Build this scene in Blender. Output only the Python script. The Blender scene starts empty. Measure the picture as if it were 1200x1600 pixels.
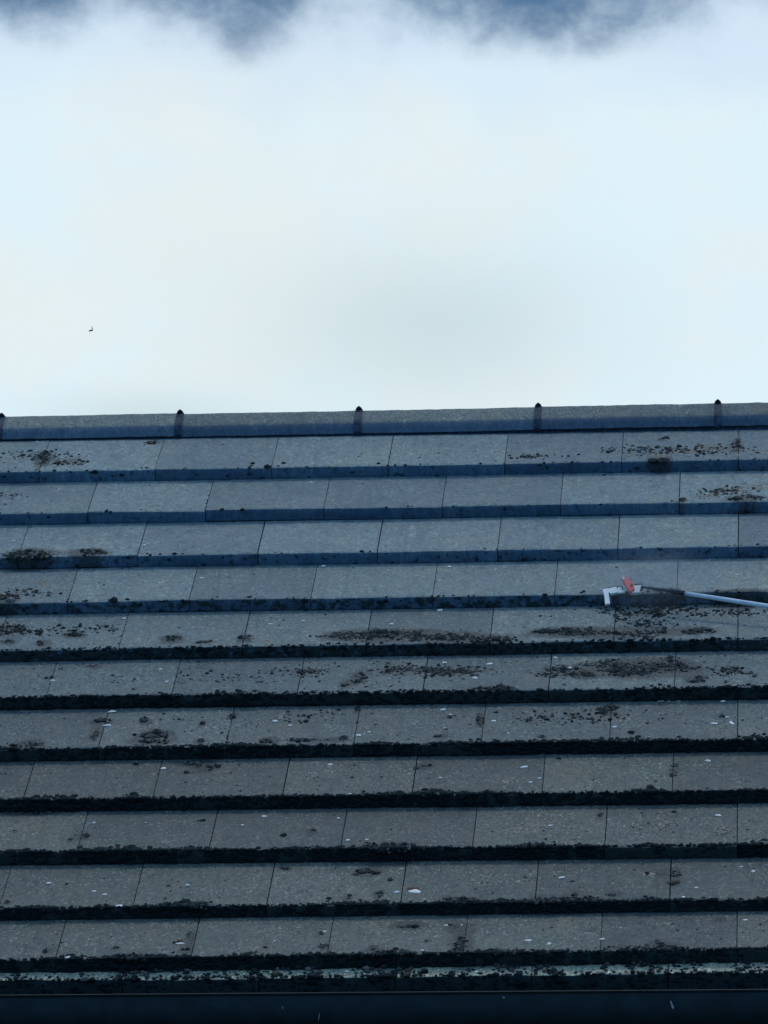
import bpy, math, random
import numpy as np
from mathutils import Matrix, Vector

C = bpy.context.scene.collection
scene = bpy.context.scene
R = math.radians
rng = np.random.default_rng(7)
random.seed(7)

# ------------------------------------------------------------------ camera
Z0 = 5.507                      # height of the eaves line above the ground
PITCH = R(35)
cam_d = bpy.data.cameras.new('camera')
cam = bpy.data.objects.new('camera', cam_d)
C.objects.link(cam)
rot = Matrix(((0.99870613, 0.01412597, 0.04885207),
              (0.05085004, -0.26635937, -0.96253154),
              (-0.00058448, 0.96377027, -0.26673304)))
cam.matrix_world = Matrix.Translation((0.12942861, -17.76341943, Z0 - 3.90681237)) @ rot.to_4x4()
cam_d.sensor_fit = 'VERTICAL'
cam_d.sensor_height = 36
cam_d.sensor_width = 27
cam_d.lens = 12960.84 / 1600 * 36
cam_d.clip_start = 0.5
cam_d.clip_end = 8000
scene.camera = cam

# ------------------------------------------------------------------ exposure
vs = scene.view_settings
vs.view_transform = 'Standard'
vs.look = 'None'
vs.exposure = 0.0
vs.gamma = 1.0
vs.use_curve_mapping = False

SUN_EL, SUN_AZ = R(76), R(35)
# ------------------------------------------------------------------ world
world = bpy.data.worlds.new('World')
scene.world = world
world.use_nodes = True
wt = world.node_tree
wt.nodes.clear()


class NT:
    """tiny helper for wiring nodes"""
    def __init__(s, t):
        s.t = t

    def n(s, typ, **kw):
        nd = s.t.nodes.new(typ)
        for k, v in kw.items():
            setattr(nd, k, v)
        return nd

    def put(s, sock, v):
        if isinstance(v, bpy.types.NodeSocket):
            s.t.links.new(v, sock)
        else:
            sock.default_value = v

    def m(s, op, a, b=0.0, c=0.0, clamp=False):
        nd = s.n('ShaderNodeMath', operation=op, use_clamp=clamp)
        s.put(nd.inputs[0], a)
        s.put(nd.inputs[1], b)
        s.put(nd.inputs[2], c)
        return nd.outputs[0]

    def ramp(s, v, a, b, lo=0.0, hi=1.0):
        nd = s.n('ShaderNodeMapRange', interpolation_type='SMOOTHSTEP')
        s.put(nd.inputs[0], v)
        for i, x in enumerate((a, b, lo, hi)):
            s.put(nd.inputs[i + 1], x)
        return nd.outputs[0]

    def mix(s, f, a, b, mode='MIX'):
        nd = s.n('ShaderNodeMix', data_type='RGBA', blend_type=mode)
        s.put(nd.inputs[0], f)
        s.put(nd.inputs[6], a if isinstance(a, bpy.types.NodeSocket) else (*a, 1))
        s.put(nd.inputs[7], b if isinstance(b, bpy.types.NodeSocket) else (*b, 1))
        return nd.outputs[2]

    def noise(s, vec, scale, detail=4, rough=0.55, dist=0.0):
        nd = s.n('ShaderNodeTexNoise')
        s.put(nd.inputs['Vector'], vec)
        s.put(nd.inputs['Scale'], scale)
        s.put(nd.inputs['Detail'], detail)
        s.put(nd.inputs['Roughness'], rough)
        s.put(nd.inputs['Distortion'], dist)
        return nd.outputs['Fac']

    def scale(s, vec, v):
        nd = s.n('ShaderNodeVectorMath', operation='MULTIPLY')
        s.put(nd.inputs[0], vec)
        s.put(nd.inputs[1], v)
        return nd.outputs[0]


w = NT(wt)
sky = w.n('ShaderNodeTexSky', sky_type='NISHITA')
sky.sun_disc = False
sky.sun_elevation = SUN_EL
sky.sun_rotation = SUN_AZ
sky.air_density = 1.2
sky.dust_density = 0.6
sky_s = w.mix(1.0, sky.outputs[0], (0.055, 0.055, 0.055), 'MULTIPLY')
tc = w.n('ShaderNodeTexCoord')
D = tc.outputs['Generated']
sp = w.n('ShaderNodeSeparateXYZ')
w.put(sp.inputs[0], D)
X_, Y_, Z_ = sp.outputs
el = w.m('MULTIPLY', w.m('ARCSINE', Z_), 57.29578)           # degrees
az = w.m('MULTIPLY', w.m('ARCTAN2', X_, Y_), 57.29578)


def blob(a0, e0, wa, we):
    """soft round patch of cloud thickness around a direction of the sky"""
    a = w.m('DIVIDE', w.m('SUBTRACT', az, a0), wa)
    e = w.m('DIVIDE', w.m('SUBTRACT', el, e0), we)
    q = w.m('ADD', w.m('MULTIPLY', a, a), w.m('MULTIPLY', e, e))
    return w.m('EXPONENT', w.m('MULTIPLY', q, -1.0))


n_big = w.noise(w.scale(D, (38, 38, 48)), 1.0, 4, 0.55, 0.1)
n_fin = w.noise(w.scale(D, (120, 120, 150)), 1.0, 6, 0.62, 0.15)
edge = w.m("ADD", 19.06, w.m('MULTIPLY', w.m('SUBTRACT', n_big, 0.5), 0.45))
edge = w.m('ADD', edge, w.m('MULTIPLY', w.m('SUBTRACT', n_fin, 0.5), 0.50))
for a0, e0, wa, we, k in ((-3.72, 18.85, 0.30, 0.30, -0.24), (-3.98, 18.68, 0.26, 0.22, -0.15), (-1.5, 18.9, 0.9, 0.5, -0.15),
                          (-3.1, 18.85, 0.22, 0.5, 0.08), (-4.9, 18.75, 0.45, 0.5, 0.10), (-2.5, 19.0, 0.5, 0.4, -0.05),
                          (-5.5, 19.0, 0.35, 0.3, -0.08), (-0.1, 18.9, 0.4, 0.4, 0.12)):
    edge = w.m('ADD', edge, w.m('MULTIPLY', blob(a0, e0, wa, we), k))
open_ = w.m('MULTIPLY', w.ramp(w.m('SUBTRACT', el, edge), -0.60, 0.34), w.m('ADD', w.ramp(n_big, 0.30, 0.66, 0.55, 0.25), w.ramp(n_fin, 0.25, 0.75, 0.48, 0.32)))
# away from this bank the cover breaks up at random
far_n = w.noise(w.scale(D, (2.2, 2.2, 3.5)), 1.0, 6, 0.55)
far_open = w.ramp(far_n, 0.50, 0.62)
hi = w.ramp(el, 19.3, 24.0)
cl_open = w.m('MULTIPLY', open_, w.m('SUBTRACT', 1.0, w.m('MULTIPLY', hi, w.m('SUBTRACT', 1.0, far_open))))
# cloud colours
n_lo = w.noise(w.scale(D, (30, 30, 42)), 1.0, 5, 0.55)
c_white = w.mix(w.ramp(n_lo, 0.38, 0.62), (0.775, 0.862, 0.88), (0.73, 0.885, 0.96))
gray = w.m('MULTIPLY', w.m('ADD', blob(-2.6, 16.75, 1.2, 0.55), w.m('MULTIPLY', w.m('SUBTRACT', n_big, 0.5), 0.5)), 0.85, clamp=True)
c_cl = w.mix(gray, c_white, (0.60, 0.73, 0.78))
c_cl = w.mix(w.m('MULTIPLY', blob(-4.6, 16.15, 0.8, 0.16), 0.6), c_cl, (0.56, 0.71, 0.76))
c_cl = w.mix(w.m('MULTIPLY', w.ramp(w.m('ADD', el, w.m('MULTIPLY', w.m('SUBTRACT', n_big, 0.5), 1.2)), 18.05, 18.75), 0.85), c_cl, (0.64, 0.79, 0.94))
# deep blue sky glimpsed above the bank
c_blue = w.mix(0.75, sky_s, (0.055, 0.155, 0.315))
col = w.mix(w.ramp(cl_open, 0.0, 1.0), c_cl, c_blue)
# unseen sky: strong blue added behind the viewer to light tile edges, dimmer overhead
back = w.ramp(Y_, -0.75, 0.9)
up_d = w.ramp(Z_, 0.35, 0.95)
shade = w.mix(back, (0.27, 0.62, 1.20), (1, 1, 1))
shade = w.mix(up_d, shade, (0.58, 0.69, 0.80))
col = w.mix(1.0, col, shade, 'MULTIPLY')
bg = w.n('ShaderNodeBackground')
w.put(bg.inputs[0], col)
bg.inputs[1].default_value = 1.0
wo = w.n('ShaderNodeOutputWorld')
wt.links.new(bg.outputs[0], wo.inputs[0])
world.cycles.sampling_method = 'MANUAL'
world.cycles.sample_map_resolution = 1024

# ------------------------------------------------------------------ sun, veiled by cloud, beyond the ridge
sun_d = bpy.data.lights.new('sun', 'SUN')
sun_d.energy = 0.8
sun_d.angle = R(12)
sun_d.color = (1.0, 0.95, 0.88)
sun = bpy.data.objects.new('sun', sun_d)
C.objects.link(sun)
sd = Vector((math.sin(SUN_AZ) * math.cos(SUN_EL), math.cos(SUN_AZ) * math.cos(SUN_EL), math.sin(SUN_EL)))
sun.rotation_euler = sd.to_track_quat('Z', 'Y').to_euler()
sun.location = sd * 60

# ------------------------------------------------------------------ measured places on the roof: (across, up the slope, ...)
FLAKES=[[-1.487,1.613,12],[-1.49,1.49,13],[-1.34,1.224,9],[-1.643,1.788,8],[-1.505,2.246,7],[-1.477,0.88,6],[-1.551,0.503,8],[-1.443,0.435,7],[-1.417,0.409,8],[-1.235,0.475,7],[-1.228,0.12,14],[-1.467,0.026,14],[-1.377,0.319,12],[-0.761,0.402,9],[-0.722,0.405,20],[-0.914,0.202,7],[-0.645,0.239,8],[-0.611,0.238,6],[-0.855,-0.001,8],[0.009,0.568,6],[0.036,0.532,7],[-0.091,0.408,7],[-0.119,0.336,6],[-0.394,0.5,11],[-0.296,0.115,9],[-0.46,0.112,12],[-0.413,0.086,7],[0.018,0.25,14],[-0.496,1.196,13],[-0.478,1.066,7],[-0.458,1.097,6],[-0.069,1.23,10],[-0.044,0.878,10],[-0.426,0.811,8],[-0.289,1.421,8],[-0.055,1.438,10],[-0.014,1.441,12],[-0.025,1.492,6],[-0.035,1.632,8],[-1.094,1.51,9],[-1.056,1.469,7],[-0.89,1.378,9],[-0.866,1.405,6],[-0.699,1.591,9],[-0.68,1.546,6],[-0.576,1.485,8],[-0.538,1.378,5],[-0.95,1.238,8],[-0.688,1.113,6],[-1.087,0.916,9],[-0.885,0.712,8],[-0.842,0.715,6],[-0.915,0.893,6],[-0.892,0.985,7],[-0.597,1.886,11],[-0.707,1.903,8],[-0.628,1.76,9],[-1.142,2.173,6],[-1.062,2.198,6],[-0.844,2.157,7],[-0.731,2.283,10],[-0.403,1.841,7],[-0.44,1.936,7],[-1.33,2.511,7],[-1.828,3.598,5],[-1.358,0.875,4],[-1.133,0.845,6],[-0.69,0.046,6],[-0.257,0.199,7],[-0.57,-0.011,7],[-1.095,3.237,5],[-1.368,1.763,6],[-1.39,1.88,6],[-1.822,2.792,6],[-1.487,2.728,6],[-1.033,2.613,7],[-0.718,2.589,7]]
OCHRE=[[-0.138,3.387,30],[-0.072,3.424,40],[-0.006,3.337,25],[-0.278,3.355,12],[0.051,3.382,20],[-0.204,3.35,25],[-0.071,3.034,25],[-0.006,3.097,35],[0.051,3.127,20],[-0.141,1.652,6],[-0.463,0.818,35],[-0.484,0.767,25],[-0.178,0.821,20],[-0.032,0.749,12],[-1.084,0.147,7],[-0.944,0.336,8],[-1.086,1.543,12],[-1.073,1.359,7],[-0.871,1.449,10],[-1.455,1.471,10],[-1.727,2.495,8],[-1.144,2.018,9],[-0.798,2.118,15],[-0.918,2.018,12],[-0.778,2.01,20],[-1.813,2.389,10],[-1.781,2.183,12],[-1.359,1.171,5],[-0.197,0.517,10],[-0.401,1.0,5],[0.004,1.045,5],[-0.536,1.08,5],[-1.219,1.71,6],[-0.179,1.66,8]]
DARK=[[-1.772,2.661,34,9,3],[-1.62,2.665,26,6,2],[-1.804,2.339,16,8,2],[-1.799,3.409,9,16,1.4],[-1.723,3.377,26,9,0.8],[-1.518,3.585,14,6,1],[-0.197,3.528,10,4,1],[-0.007,3.447,7,16,1.2],[-0.203,3.302,18,5,1.4],[0.018,2.996,26,6,1.4],[-0.143,2.986,10,5,1],[-0.047,3.093,4,4,0.8],[-0.843,2.073,52,7,3],[-0.717,2.031,60,8,3],[-0.92,2.048,50,8,3],[-0.608,2.001,40,6,1.5],[-0.423,2.063,45,8,2.4],[-0.33,2.046,40,8,1.5],[-0.105,2.057,30,6,2.4],[-1.616,2.102,16,4,1.6],[-1.684,2.023,10,6,1.6],[-1.374,2.042,16,8,1.6],[-1.195,2.044,12,8,1.4],[-1.778,2.153,24,14,1],[-1.772,2.034,15,6,1],[-1.291,2.008,20,4,1],[-0.237,2.041,40,8,1],[-0.359,1.775,13,5,2.4],[-0.173,1.853,50,14,1.6],[-0.249,1.799,40,12,1.6],[-0.296,1.859,50,12,1.2],[-0.433,1.808,40,12,0.9],[-0.103,1.722,16,9,1.2],[-0.908,1.774,14,12,0.9],[-0.936,1.718,10,5,1.2],[-1.05,1.839,60,12,0.5],[-0.695,1.821,80,14,0.7],[-0.819,1.856,40,12,0.6],[-1.549,1.911,14,4,1.2],[-1.646,1.811,9,3,1],[-1.44,1.698,5,4,1],[-0.004,1.786,40,12,0.6],[-1.631,1.898,6,4,1],[-0.582,1.661,30,4,2],[-1.515,1.419,6,14,1.8],[-1.505,1.529,14,5,1.6],[-1.402,1.53,9,6,1.6],[-1.368,1.412,24,8,2],[-1.385,1.347,30,4,2],[-1.267,1.496,6,4,1.3],[-1.262,1.352,8,4,1.3],[-1.657,1.343,20,6,1.8],[-1.199,1.571,6,8,1.2],[-0.693,1.369,10,4,1.4],[-0.608,1.503,5,18,1.2],[-0.31,1.573,14,12,1.4],[-0.487,1.486,8,5,1.2],[-0.244,1.386,5,5,1.2],[-0.453,1.341,10,4,1],[-1.099,1.35,14,5,1.4],[-0.994,1.339,40,4,1.2],[-0.927,1.352,12,4,1],[-0.904,1.601,5,8,1],[-0.042,1.504,6,5,0.9],[-1.291,1.265,16,4,1.6],[-1.255,1.252,7,8,1.6],[-1.232,1.24,6,7,1.4],[-1.213,1.239,6,6,1.2],[-1.285,1.183,10,3,1.2],[-1.167,1.253,4,4,1],[-0.741,1.201,8,4,1.3],[-0.716,1.222,10,4,1],[-0.147,1.147,5,18,1.2],[-0.422,1.257,5,3,1.2],[-1.405,1.264,3,4,1],[-0.572,0.991,13,3,2.4],[-0.629,0.983,8,4,2],[-0.683,0.981,6,3,2],[-1.627,0.97,50,3,1.6],[-1.494,0.778,7,8,1.8],[-1.495,0.686,3,3,1],[-1.526,0.743,6,2,1],[-0.971,0.787,5,6,1.6],[-1.035,0.759,5,3,1],[-1.237,0.886,8,2,1],[-0.785,0.657,34,8,3],[-0.466,0.649,40,4,1.4],[-0.135,0.908,8,3,0.8],[-0.318,0.879,5,6,1],[-1.654,0.82,5,3,1],[-0.829,0.563,16,5,1.8],[-0.847,0.559,10,4,1.2],[-0.87,0.367,5,6,1.6],[-0.802,0.384,7,7,1.6],[-0.907,0.363,6,3,1],[-1.02,0.601,16,3,1.2],[-0.359,0.37,8,4,1.8],[-0.273,0.367,7,4,1.6],[-0.149,0.53,14,8,1.6],[-0.139,0.45,14,4,1.2],[-0.197,0.522,10,5,1],[-1.631,0.359,6,4,1.2],[-0.401,0.334,50,7,2],[-0.615,0.333,30,6,1.8],[-1.208,0.327,30,5,1.6],[-1.408,0.32,15,4,1.5],[-0.78,0.506,8,3,0.8],[-1.209,0.167,5,16,1.4],[-1.213,0.067,8,5,1.4],[-1.231,0.125,8,4,1],[-1.52,0.08,6,5,1.4],[-1.371,0.093,6,4,1.2],[-1.337,0.025,30,6,1.6],[-0.906,0.083,9,8,1.2],[-0.726,0.238,24,5,2.4],[-0.612,0.214,18,7,1.8],[-0.605,0.094,12,18,2.2],[-0.8,0.074,5,5,1.4],[-0.682,0.121,3,4,1.2],[-0.169,0.086,7,5,1.8],[-0.319,0.187,4,4,1.3],[-0.038,0.247,10,5,1.4],[-0.215,0.231,5,4,1.1],[-0.927,0.184,4,3,1],[-1.038,0.089,4,4,1],[-0.199,0.049,60,5,1.6],[-0.774,0.03,40,5,1.8],[-0.521,0.029,40,4,1.4],[-0.177,2.33,18,4,2.2],[0.011,2.299,40,5,1.8],[-0.222,2.129,45,12,0.5],[-0.105,3.392,110,14,0.35],[-0.254,3.435,60,12,0.3],[-0.006,3.077,60,12,0.4],[-1.796,3.45,70,14,0.35],[-1.87,3.143,30,8,0.5],[-0.5,3.369,60,8,0.25],[-1.775,2.405,60,12,0.3],[-1.644,2.146,90,14,0.25],[-1.309,1.795,160,16,0.12],[-0.224,2.219,50,10,0.5],[-0.036,2.209,60,10,0.35],[-1.02,1.551,60,14,0.15],[-0.412,1.522,160,16,0.12]]

# row of tiles -> (distance of its lower edge up the slope at x=0, skew)
ROWS = {1: (3.294, .0083), 2: (2.9717, .0076), 3: (2.6388, .0048), 4: (2.3077, .0037), 5: (1.9784, .0065),
        6: (1.6502, .0031), 7: (1.3039, .0015), 8: (0.9794, .0017), 9: (0.6432, -.0067), 10: (0.3157, .0013),
        11: (0.03, .0085), 12: (-0.028, -.001)}
T = 0.032                      # thickness of a tile's lower edge
SX = np.array([1.0, 0, 0])
SA = np.array([0, math.cos(PITCH), math.sin(PITCH)])       # up the slope
SN = np.array([0, -math.sin(PITCH), math.cos(PITCH)])      # out of the slope
X0, X1 = -4.2, 2.6            # ends of the roof


def W(x, s, n):
    """roof coordinates to world, arrays allowed"""
    x, s, n = np.broadcast_arrays(np.asarray(x, float), s, n)
    p = x[..., None] * SX + s[..., None] * SA + n[..., None] * SN
    p[..., 2] += Z0
    return p


def row_s(k, x):
    return ROWS[k][0] + ROWS[k][1] * x


def surf_n(x, s):
    """height of the tiled surface off the plane through the tile edges, and the row"""
    if s < row_s(11, x):
        return -0.031, 12
    for k in range(1, 12):
        if s >= row_s(k, x):
            up = row_s(k - 1, x) if k > 1 else row_s(1, x) + .33
            return -T * min(1, (s - row_s(k, x)) / (up - row_s(k, x))), k
    return 0, 1


def pxm(s):
    return 709 - 32 * s        # how large things at this height look


# ------------------------------------------------------------------ object helpers
def tag(o, label=None, cat=None, group=None, kind=None):
    for k, v in (('label', label), ('category', cat), ('group', group), ('kind', kind)):
        if v:
            o[k] = v
    return o


def adopt(o, parent):
    if parent:
        bpy.context.view_layer.update()
        o.parent = parent
        o.matrix_parent_inverse = parent.matrix_world.inverted()
    return o


def empty(name, loc):
    o = bpy.data.objects.new(name, None)
    C.objects.link(o)
    o.location = loc
    o.empty_display_size = .1
    return o


def mesh_obj(name, verts, faces, mat, parent=None, smooth=True, origin=None, attrs=None):
    verts = np.asarray(verts, float)
    if origin is not None:
        verts = verts - np.asarray(origin)
    me = bpy.data.meshes.new(name)
    if isinstance(faces, np.ndarray):                      # all faces alike: fast path
        nv, (nf, c) = len(verts), faces.shape
        me.vertices.add(nv)
        me.vertices.foreach_set('co', verts.ravel())
        me.loops.add(nf * c)
        me.loops.foreach_set('vertex_index', faces.ravel().astype(np.int32))
        me.polygons.add(nf)
        me.polygons.foreach_set('loop_start', (np.arange(nf) * c).astype(np.int32))
        me.update(calc_edges=True)
    else:
        me.from_pydata([tuple(v) for v in verts], [], faces)
        me.update()
    me.validate()
    me.polygons.foreach_set('use_smooth', [smooth] * len(me.polygons))
    for an, av in (attrs or {}).items():
        a = me.attributes.new(an, 'FLOAT', 'POINT')
        a.data.foreach_set('value', np.asarray(av, np.float32))
    me.materials.append(mat)
    o = bpy.data.objects.new(name, me)
    C.objects.link(o)
    if origin is not None:
        o.location = origin
    return adopt(o, parent)


class MB:
    def __init__(s):
        s.v, s.f = [], []

    def add(s, vs, fs):
        b = len(s.v)
        s.v += [tuple(map(float, v)) for v in vs]
        s.f += [tuple(b + i for i in f) for f in fs]

    def prism(s, outline, basis, o, d0, d1, inset=0.0):
        """outline (u,v) pairs in the plane basis[0],basis[1] at o, from depth d0 to d1 along basis[2]"""
        U, V, Dp = (np.array(b, float) for b in basis)
        n = len(outline)
        cu = sum(p[0] for p in outline) / n
        cv = sum(p[1] for p in outline) / n
        rings = []
        for d, k in ((d0, 1 - inset), (d0 + (d1 - d0) * .15, 1), (d1 - (d1 - d0) * .15, 1), (d1, 1 - inset)):
            rings.append([np.array(o) + U * (cu + (u - cu) * k) + V * (cv + (v - cv) * k) + Dp * d for u, v in outline])
        fs = []
        for r in range(3):
            for i in range(n):
                j = (i + 1) % n
                fs.append((r * n + i, r * n + j, (r + 1) * n + j, (r + 1) * n + i))
        fs.append(tuple(range(n))[::-1])
        fs.append(tuple(3 * n + i for i in range(n)))
        s.add([p for r in rings for p in r], fs)

    def tube(s, pts, rad, seg=14, cap=True):
        pts = [np.array(p, float) for p in pts]
        rad = rad if hasattr(rad, '__len__') else [rad] * len(pts)
        vs, fs = [], []
        for i, p in enumerate(pts):
            t = pts[min(i + 1, len(pts) - 1)] - pts[max(i - 1, 0)]
            t /= np.linalg.norm(t)
            a = np.cross(t, (0, 0, 1.0) if abs(t[2]) < .9 else (1.0, 0, 0))
            a /= np.linalg.norm(a)
            b = np.cross(t, a)
            for q in range(seg):
                g = 2 * math.pi * q / seg
                vs.append(p + rad[i] * (a * math.cos(g) + b * math.sin(g)))
        for i in range(len(pts) - 1):
            for q in range(seg):
                r = (q + 1) % seg
                fs.append((i * seg + q, i * seg + r, (i + 1) * seg + r, (i + 1) * seg + q))
        if cap:
            fs.append(tuple(range(seg))[::-1])
            fs.append(tuple((len(pts) - 1) * seg + q for q in range(seg)))
        s.add(vs, fs)

    def box(s, a, b):
        x0, y0, z0 = a
        x1, y1, z1 = b
        s.add([(x0, y0, z0), (x1, y0, z0), (x1, y1, z0), (x0, y1, z0), (x0, y0, z1), (x1, y0, z1), (x1, y1, z1), (x0, y1, z1)],
              [(0, 3, 2, 1), (4, 5, 6, 7), (0, 1, 5, 4), (1, 2, 6, 5), (2, 3, 7, 6), (3, 0, 4, 7)])

    def build(s, name, mat, parent=None, smooth=False, origin=None):
        return mesh_obj(name, s.v, s.f, mat, parent, smooth, origin)


# ------------------------------------------------------------------ materials
def new_mat(name):
    m = bpy.data.materials.new(name)
    m.use_nodes = True
    t = NT(m.node_tree)
    b = m.node_tree.nodes['Principled BSDF']
    geo = t.n('ShaderNodeNewGeometry')
    return m, t, b, geo.outputs['Position']


def attr(t, name):
    a = t.n('ShaderNodeAttribute', attribute_name=name)
    return a.outputs['Fac']


def bump(t, b, h, dist, strength=1.0, prev=None):
    nd = t.n('ShaderNodeBump')
    t.put(nd.inputs['Strength'], strength)
    t.put(nd.inputs['Distance'], dist)
    t.put(nd.inputs['Height'], h)
    if prev is not None:
        t.put(nd.inputs['Normal'], prev)
    t.put(b.inputs['Normal'], nd.outputs[0])
    return nd.outputs[0]


def tile_material(name, k=1.0, ridge=False):
    m, t, b, P = new_mat(name)
    v1 = attr(t, 'vary')                                  # each tile a little different
    old = attr(t, 'aged')                                 # rows nearer the gutter carry more grit and lichen
    big = t.noise(t.scale(P, (3.2, 3.2, 3.2)), 1.0, 4, .6, .4)
    med = t.noise(t.scale(P, (26, 20, 20)), 1.0, 5, .65, .3)
    fine = t.noise(t.scale(P, (120, 55, 55)), 1.0, 3, .8)
    grit = t.noise(t.scale(P, (240, 110, 110)), 1.0, 2, .7)
    clean_veiled = (0.162 * k, 0.207 * k, 0.208 * k)  # cleaner upper rows, with part of the blue lens veil mixed in
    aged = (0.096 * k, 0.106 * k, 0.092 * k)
    c = t.mix(old, clean_veiled, aged)
    # darker blue tint on the lower edges, painting in shade and lens veil
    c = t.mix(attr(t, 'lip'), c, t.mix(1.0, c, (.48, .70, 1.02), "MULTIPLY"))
    c = t.mix(t.ramp(v1, 0, 1, 0.0, 1.0), t.mix(1.0, c, (.80, .82, .84), 'MULTIPLY'), t.mix(1.0, c, (1.18, 1.15, 1.10), 'MULTIPLY'))
    c = t.mix(t.ramp(big, .38, .66, 0.0, .6), c, t.mix(1.0, c, (.80, .88, .90), 'MULTIPLY'))
    c = t.mix(t.ramp(med, .50, .66, 0.0, .6), c, t.mix(1.0, c, (1.45, 1.32, 1.22), 'MULTIPLY'))
    c = t.mix(t.ramp(med, .48, .32, 0.0, .5), c, t.mix(1.0, c, (.60, .66, .70), 'MULTIPLY'))
    warm = t.noise(t.scale(P, (9, 5, 5)), 1.0, 5, .68, .6)
    c = t.mix(t.ramp(warm, .50, .66, 0.0, .6), c, t.mix(1.0, c, (1.30, 1.14, .98), 'MULTIPLY'))
    c = t.mix(t.ramp(warm, .46, .32, 0.0, .6), c, t.mix(1.0, c, (.70, .82, .86), 'MULTIPLY'))
    m3 = t.noise(t.scale(P, (40, 17, 17)), 1.0, 5, .75, .8)
    c = t.mix(t.ramp(m3, .55, .68, 0.0, .5), c, t.mix(1.0, c, (1.5, 1.5, 1.42), 'MULTIPLY'))
    c = t.mix(t.ramp(m3, .44, .32, 0.0, .5), c, t.mix(1.0, c, (.58, .64, .66), 'MULTIPLY'))
    m2 = t.noise(t.scale(P, (75, 42, 42)), 1.0, 4, .7, .4)
    c = t.mix(t.ramp(m2, .53, .66, 0.0, .6), c, t.mix(1.0, c, (1.62, 1.50, 1.34), 'MULTIPLY'))
    c = t.mix(t.ramp(m2, .47, .34, 0.0, .6), c, t.mix(1.0, c, (.55, .62, .66), 'MULTIPLY'))
    # grains and pinpoint lichens, in drifts rather than everywhere
    lip = t.m('SUBTRACT', 1.0, t.m('MULTIPLY', attr(t, 'lip'), .75))
    drift = t.noise(t.scale(P, (11, 7, 7)), 1.0, 4, .7, .5)
    dr = t.m('MULTIPLY', t.ramp(drift, .36, .64, .25, 1.0), lip)
    g1 = t.m('MULTIPLY', t.m('MULTIPLY', t.ramp(fine, .54, .68), dr), t.m('ADD', .22, t.m('MULTIPLY', old, .42)))
    c = t.mix(g1, c, t.mix(1.0, c, (2.9, 2.75, 2.6), 'MULTIPLY'))
    g2 = t.m('MULTIPLY', t.ramp(fine, .45, .33), t.m('ADD', .22, t.m('MULTIPLY', old, .5)))
    c = t.mix(g2, c, (0.035, 0.045, 0.050))
    c = t.mix(t.m('MULTIPLY', t.ramp(grit, .45, .35), t.m('MULTIPLY', dr, .7)), c, t.mix(1.0, c, (.35, .4, .42), 'MULTIPLY'))
    c = t.mix(t.m('MULTIPLY', t.ramp(grit, .56, .66), t.m('MULTIPLY', dr, t.m('ADD', .28, t.m('MULTIPLY', old, .42)))), c, t.mix(1.0, c, (2.0, 1.95, 1.9), 'MULTIPLY'))
    # rusty lichen freckles
    rust = t.noise(t.scale(t.scale(P, (1, 1, 1)), (60, 45, 45)), 1.0, 3, .6)
    spot = t.m('MULTIPLY', t.ramp(rust, .64, .72), t.ramp(big, .40, .60))
    c = t.mix(t.m('MULTIPLY', spot, .45), c, (0.26, 0.15, 0.085))
    st = attr(t, 'stain')
    sn = t.noise(t.scale(P, (95, 60, 60)), 1.0, 5, .7)
    sk = t.ramp(t.m('ADD', t.m('MULTIPLY', st, 1.05), sn), .74, 1.08, 0.0, .85)
    c = t.mix(sk, c, t.mix(t.ramp(grit, .4, .6), (.022, .032, .034), (.060, .066, .060)))
    # water runs: faint darker streaks down the slope
    run = t.noise(t.scale(P, (38, 4, 4)), 1.0, 4, .6)
    c = t.mix(t.ramp(run, .50, .68, 0.0, .38), c, t.mix(1.0, c, (.62, .68, .72), 'MULTIPLY'))
    pale = attr(t, 'pale')
    c = t.mix(pale, c, t.mix(1.0, c, (3.1, 2.75, 2.3), 'MULTIPLY'))
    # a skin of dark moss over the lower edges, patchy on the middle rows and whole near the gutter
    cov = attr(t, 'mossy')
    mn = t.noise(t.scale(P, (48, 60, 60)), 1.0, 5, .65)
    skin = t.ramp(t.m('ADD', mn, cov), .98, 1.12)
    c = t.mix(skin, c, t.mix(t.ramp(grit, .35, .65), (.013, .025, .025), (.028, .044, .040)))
    t.put(b.inputs['Base Color'], c)
    t.put(b.inputs['Roughness'], t.ramp(med, .3, .7, .62, .86))
    b.inputs['Specular IOR Level'].default_value = .35
    p = bump(t, b, fine, .0016, .7)
    bump(t, b, grit, .0009, .6, p)
    return m


M = {}
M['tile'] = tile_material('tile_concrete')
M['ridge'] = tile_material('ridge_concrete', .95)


def moss_material():
    m, t, b, P = new_mat('moss')
    v = attr(t, 'tint')
    n = t.noise(t.scale(P, (300, 300, 300)), 1.0, 4, .7)
    c = t.mix(t.ramp(v, .30, .80), (0.013, 0.023, 0.024), (0.075, 0.083, 0.072))
    c = t.mix(t.ramp(v, .82, .86), c, (0.105, 0.080, 0.055))
    c = t.mix(t.ramp(v, .93, .95), c, (0.22, 0.21, 0.19))
    c = t.mix(t.ramp(n, .35, .7, .0, .5), c, t.mix(1.0, c, (.45, .5, .5), 'MULTIPLY'))
    t.put(b.inputs['Base Color'], c)
    b.inputs['Roughness'].default_value = .95
    b.inputs['Specular IOR Level'].default_value = .15
    bump(t, b, n, .002, .8)
    return m


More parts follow.
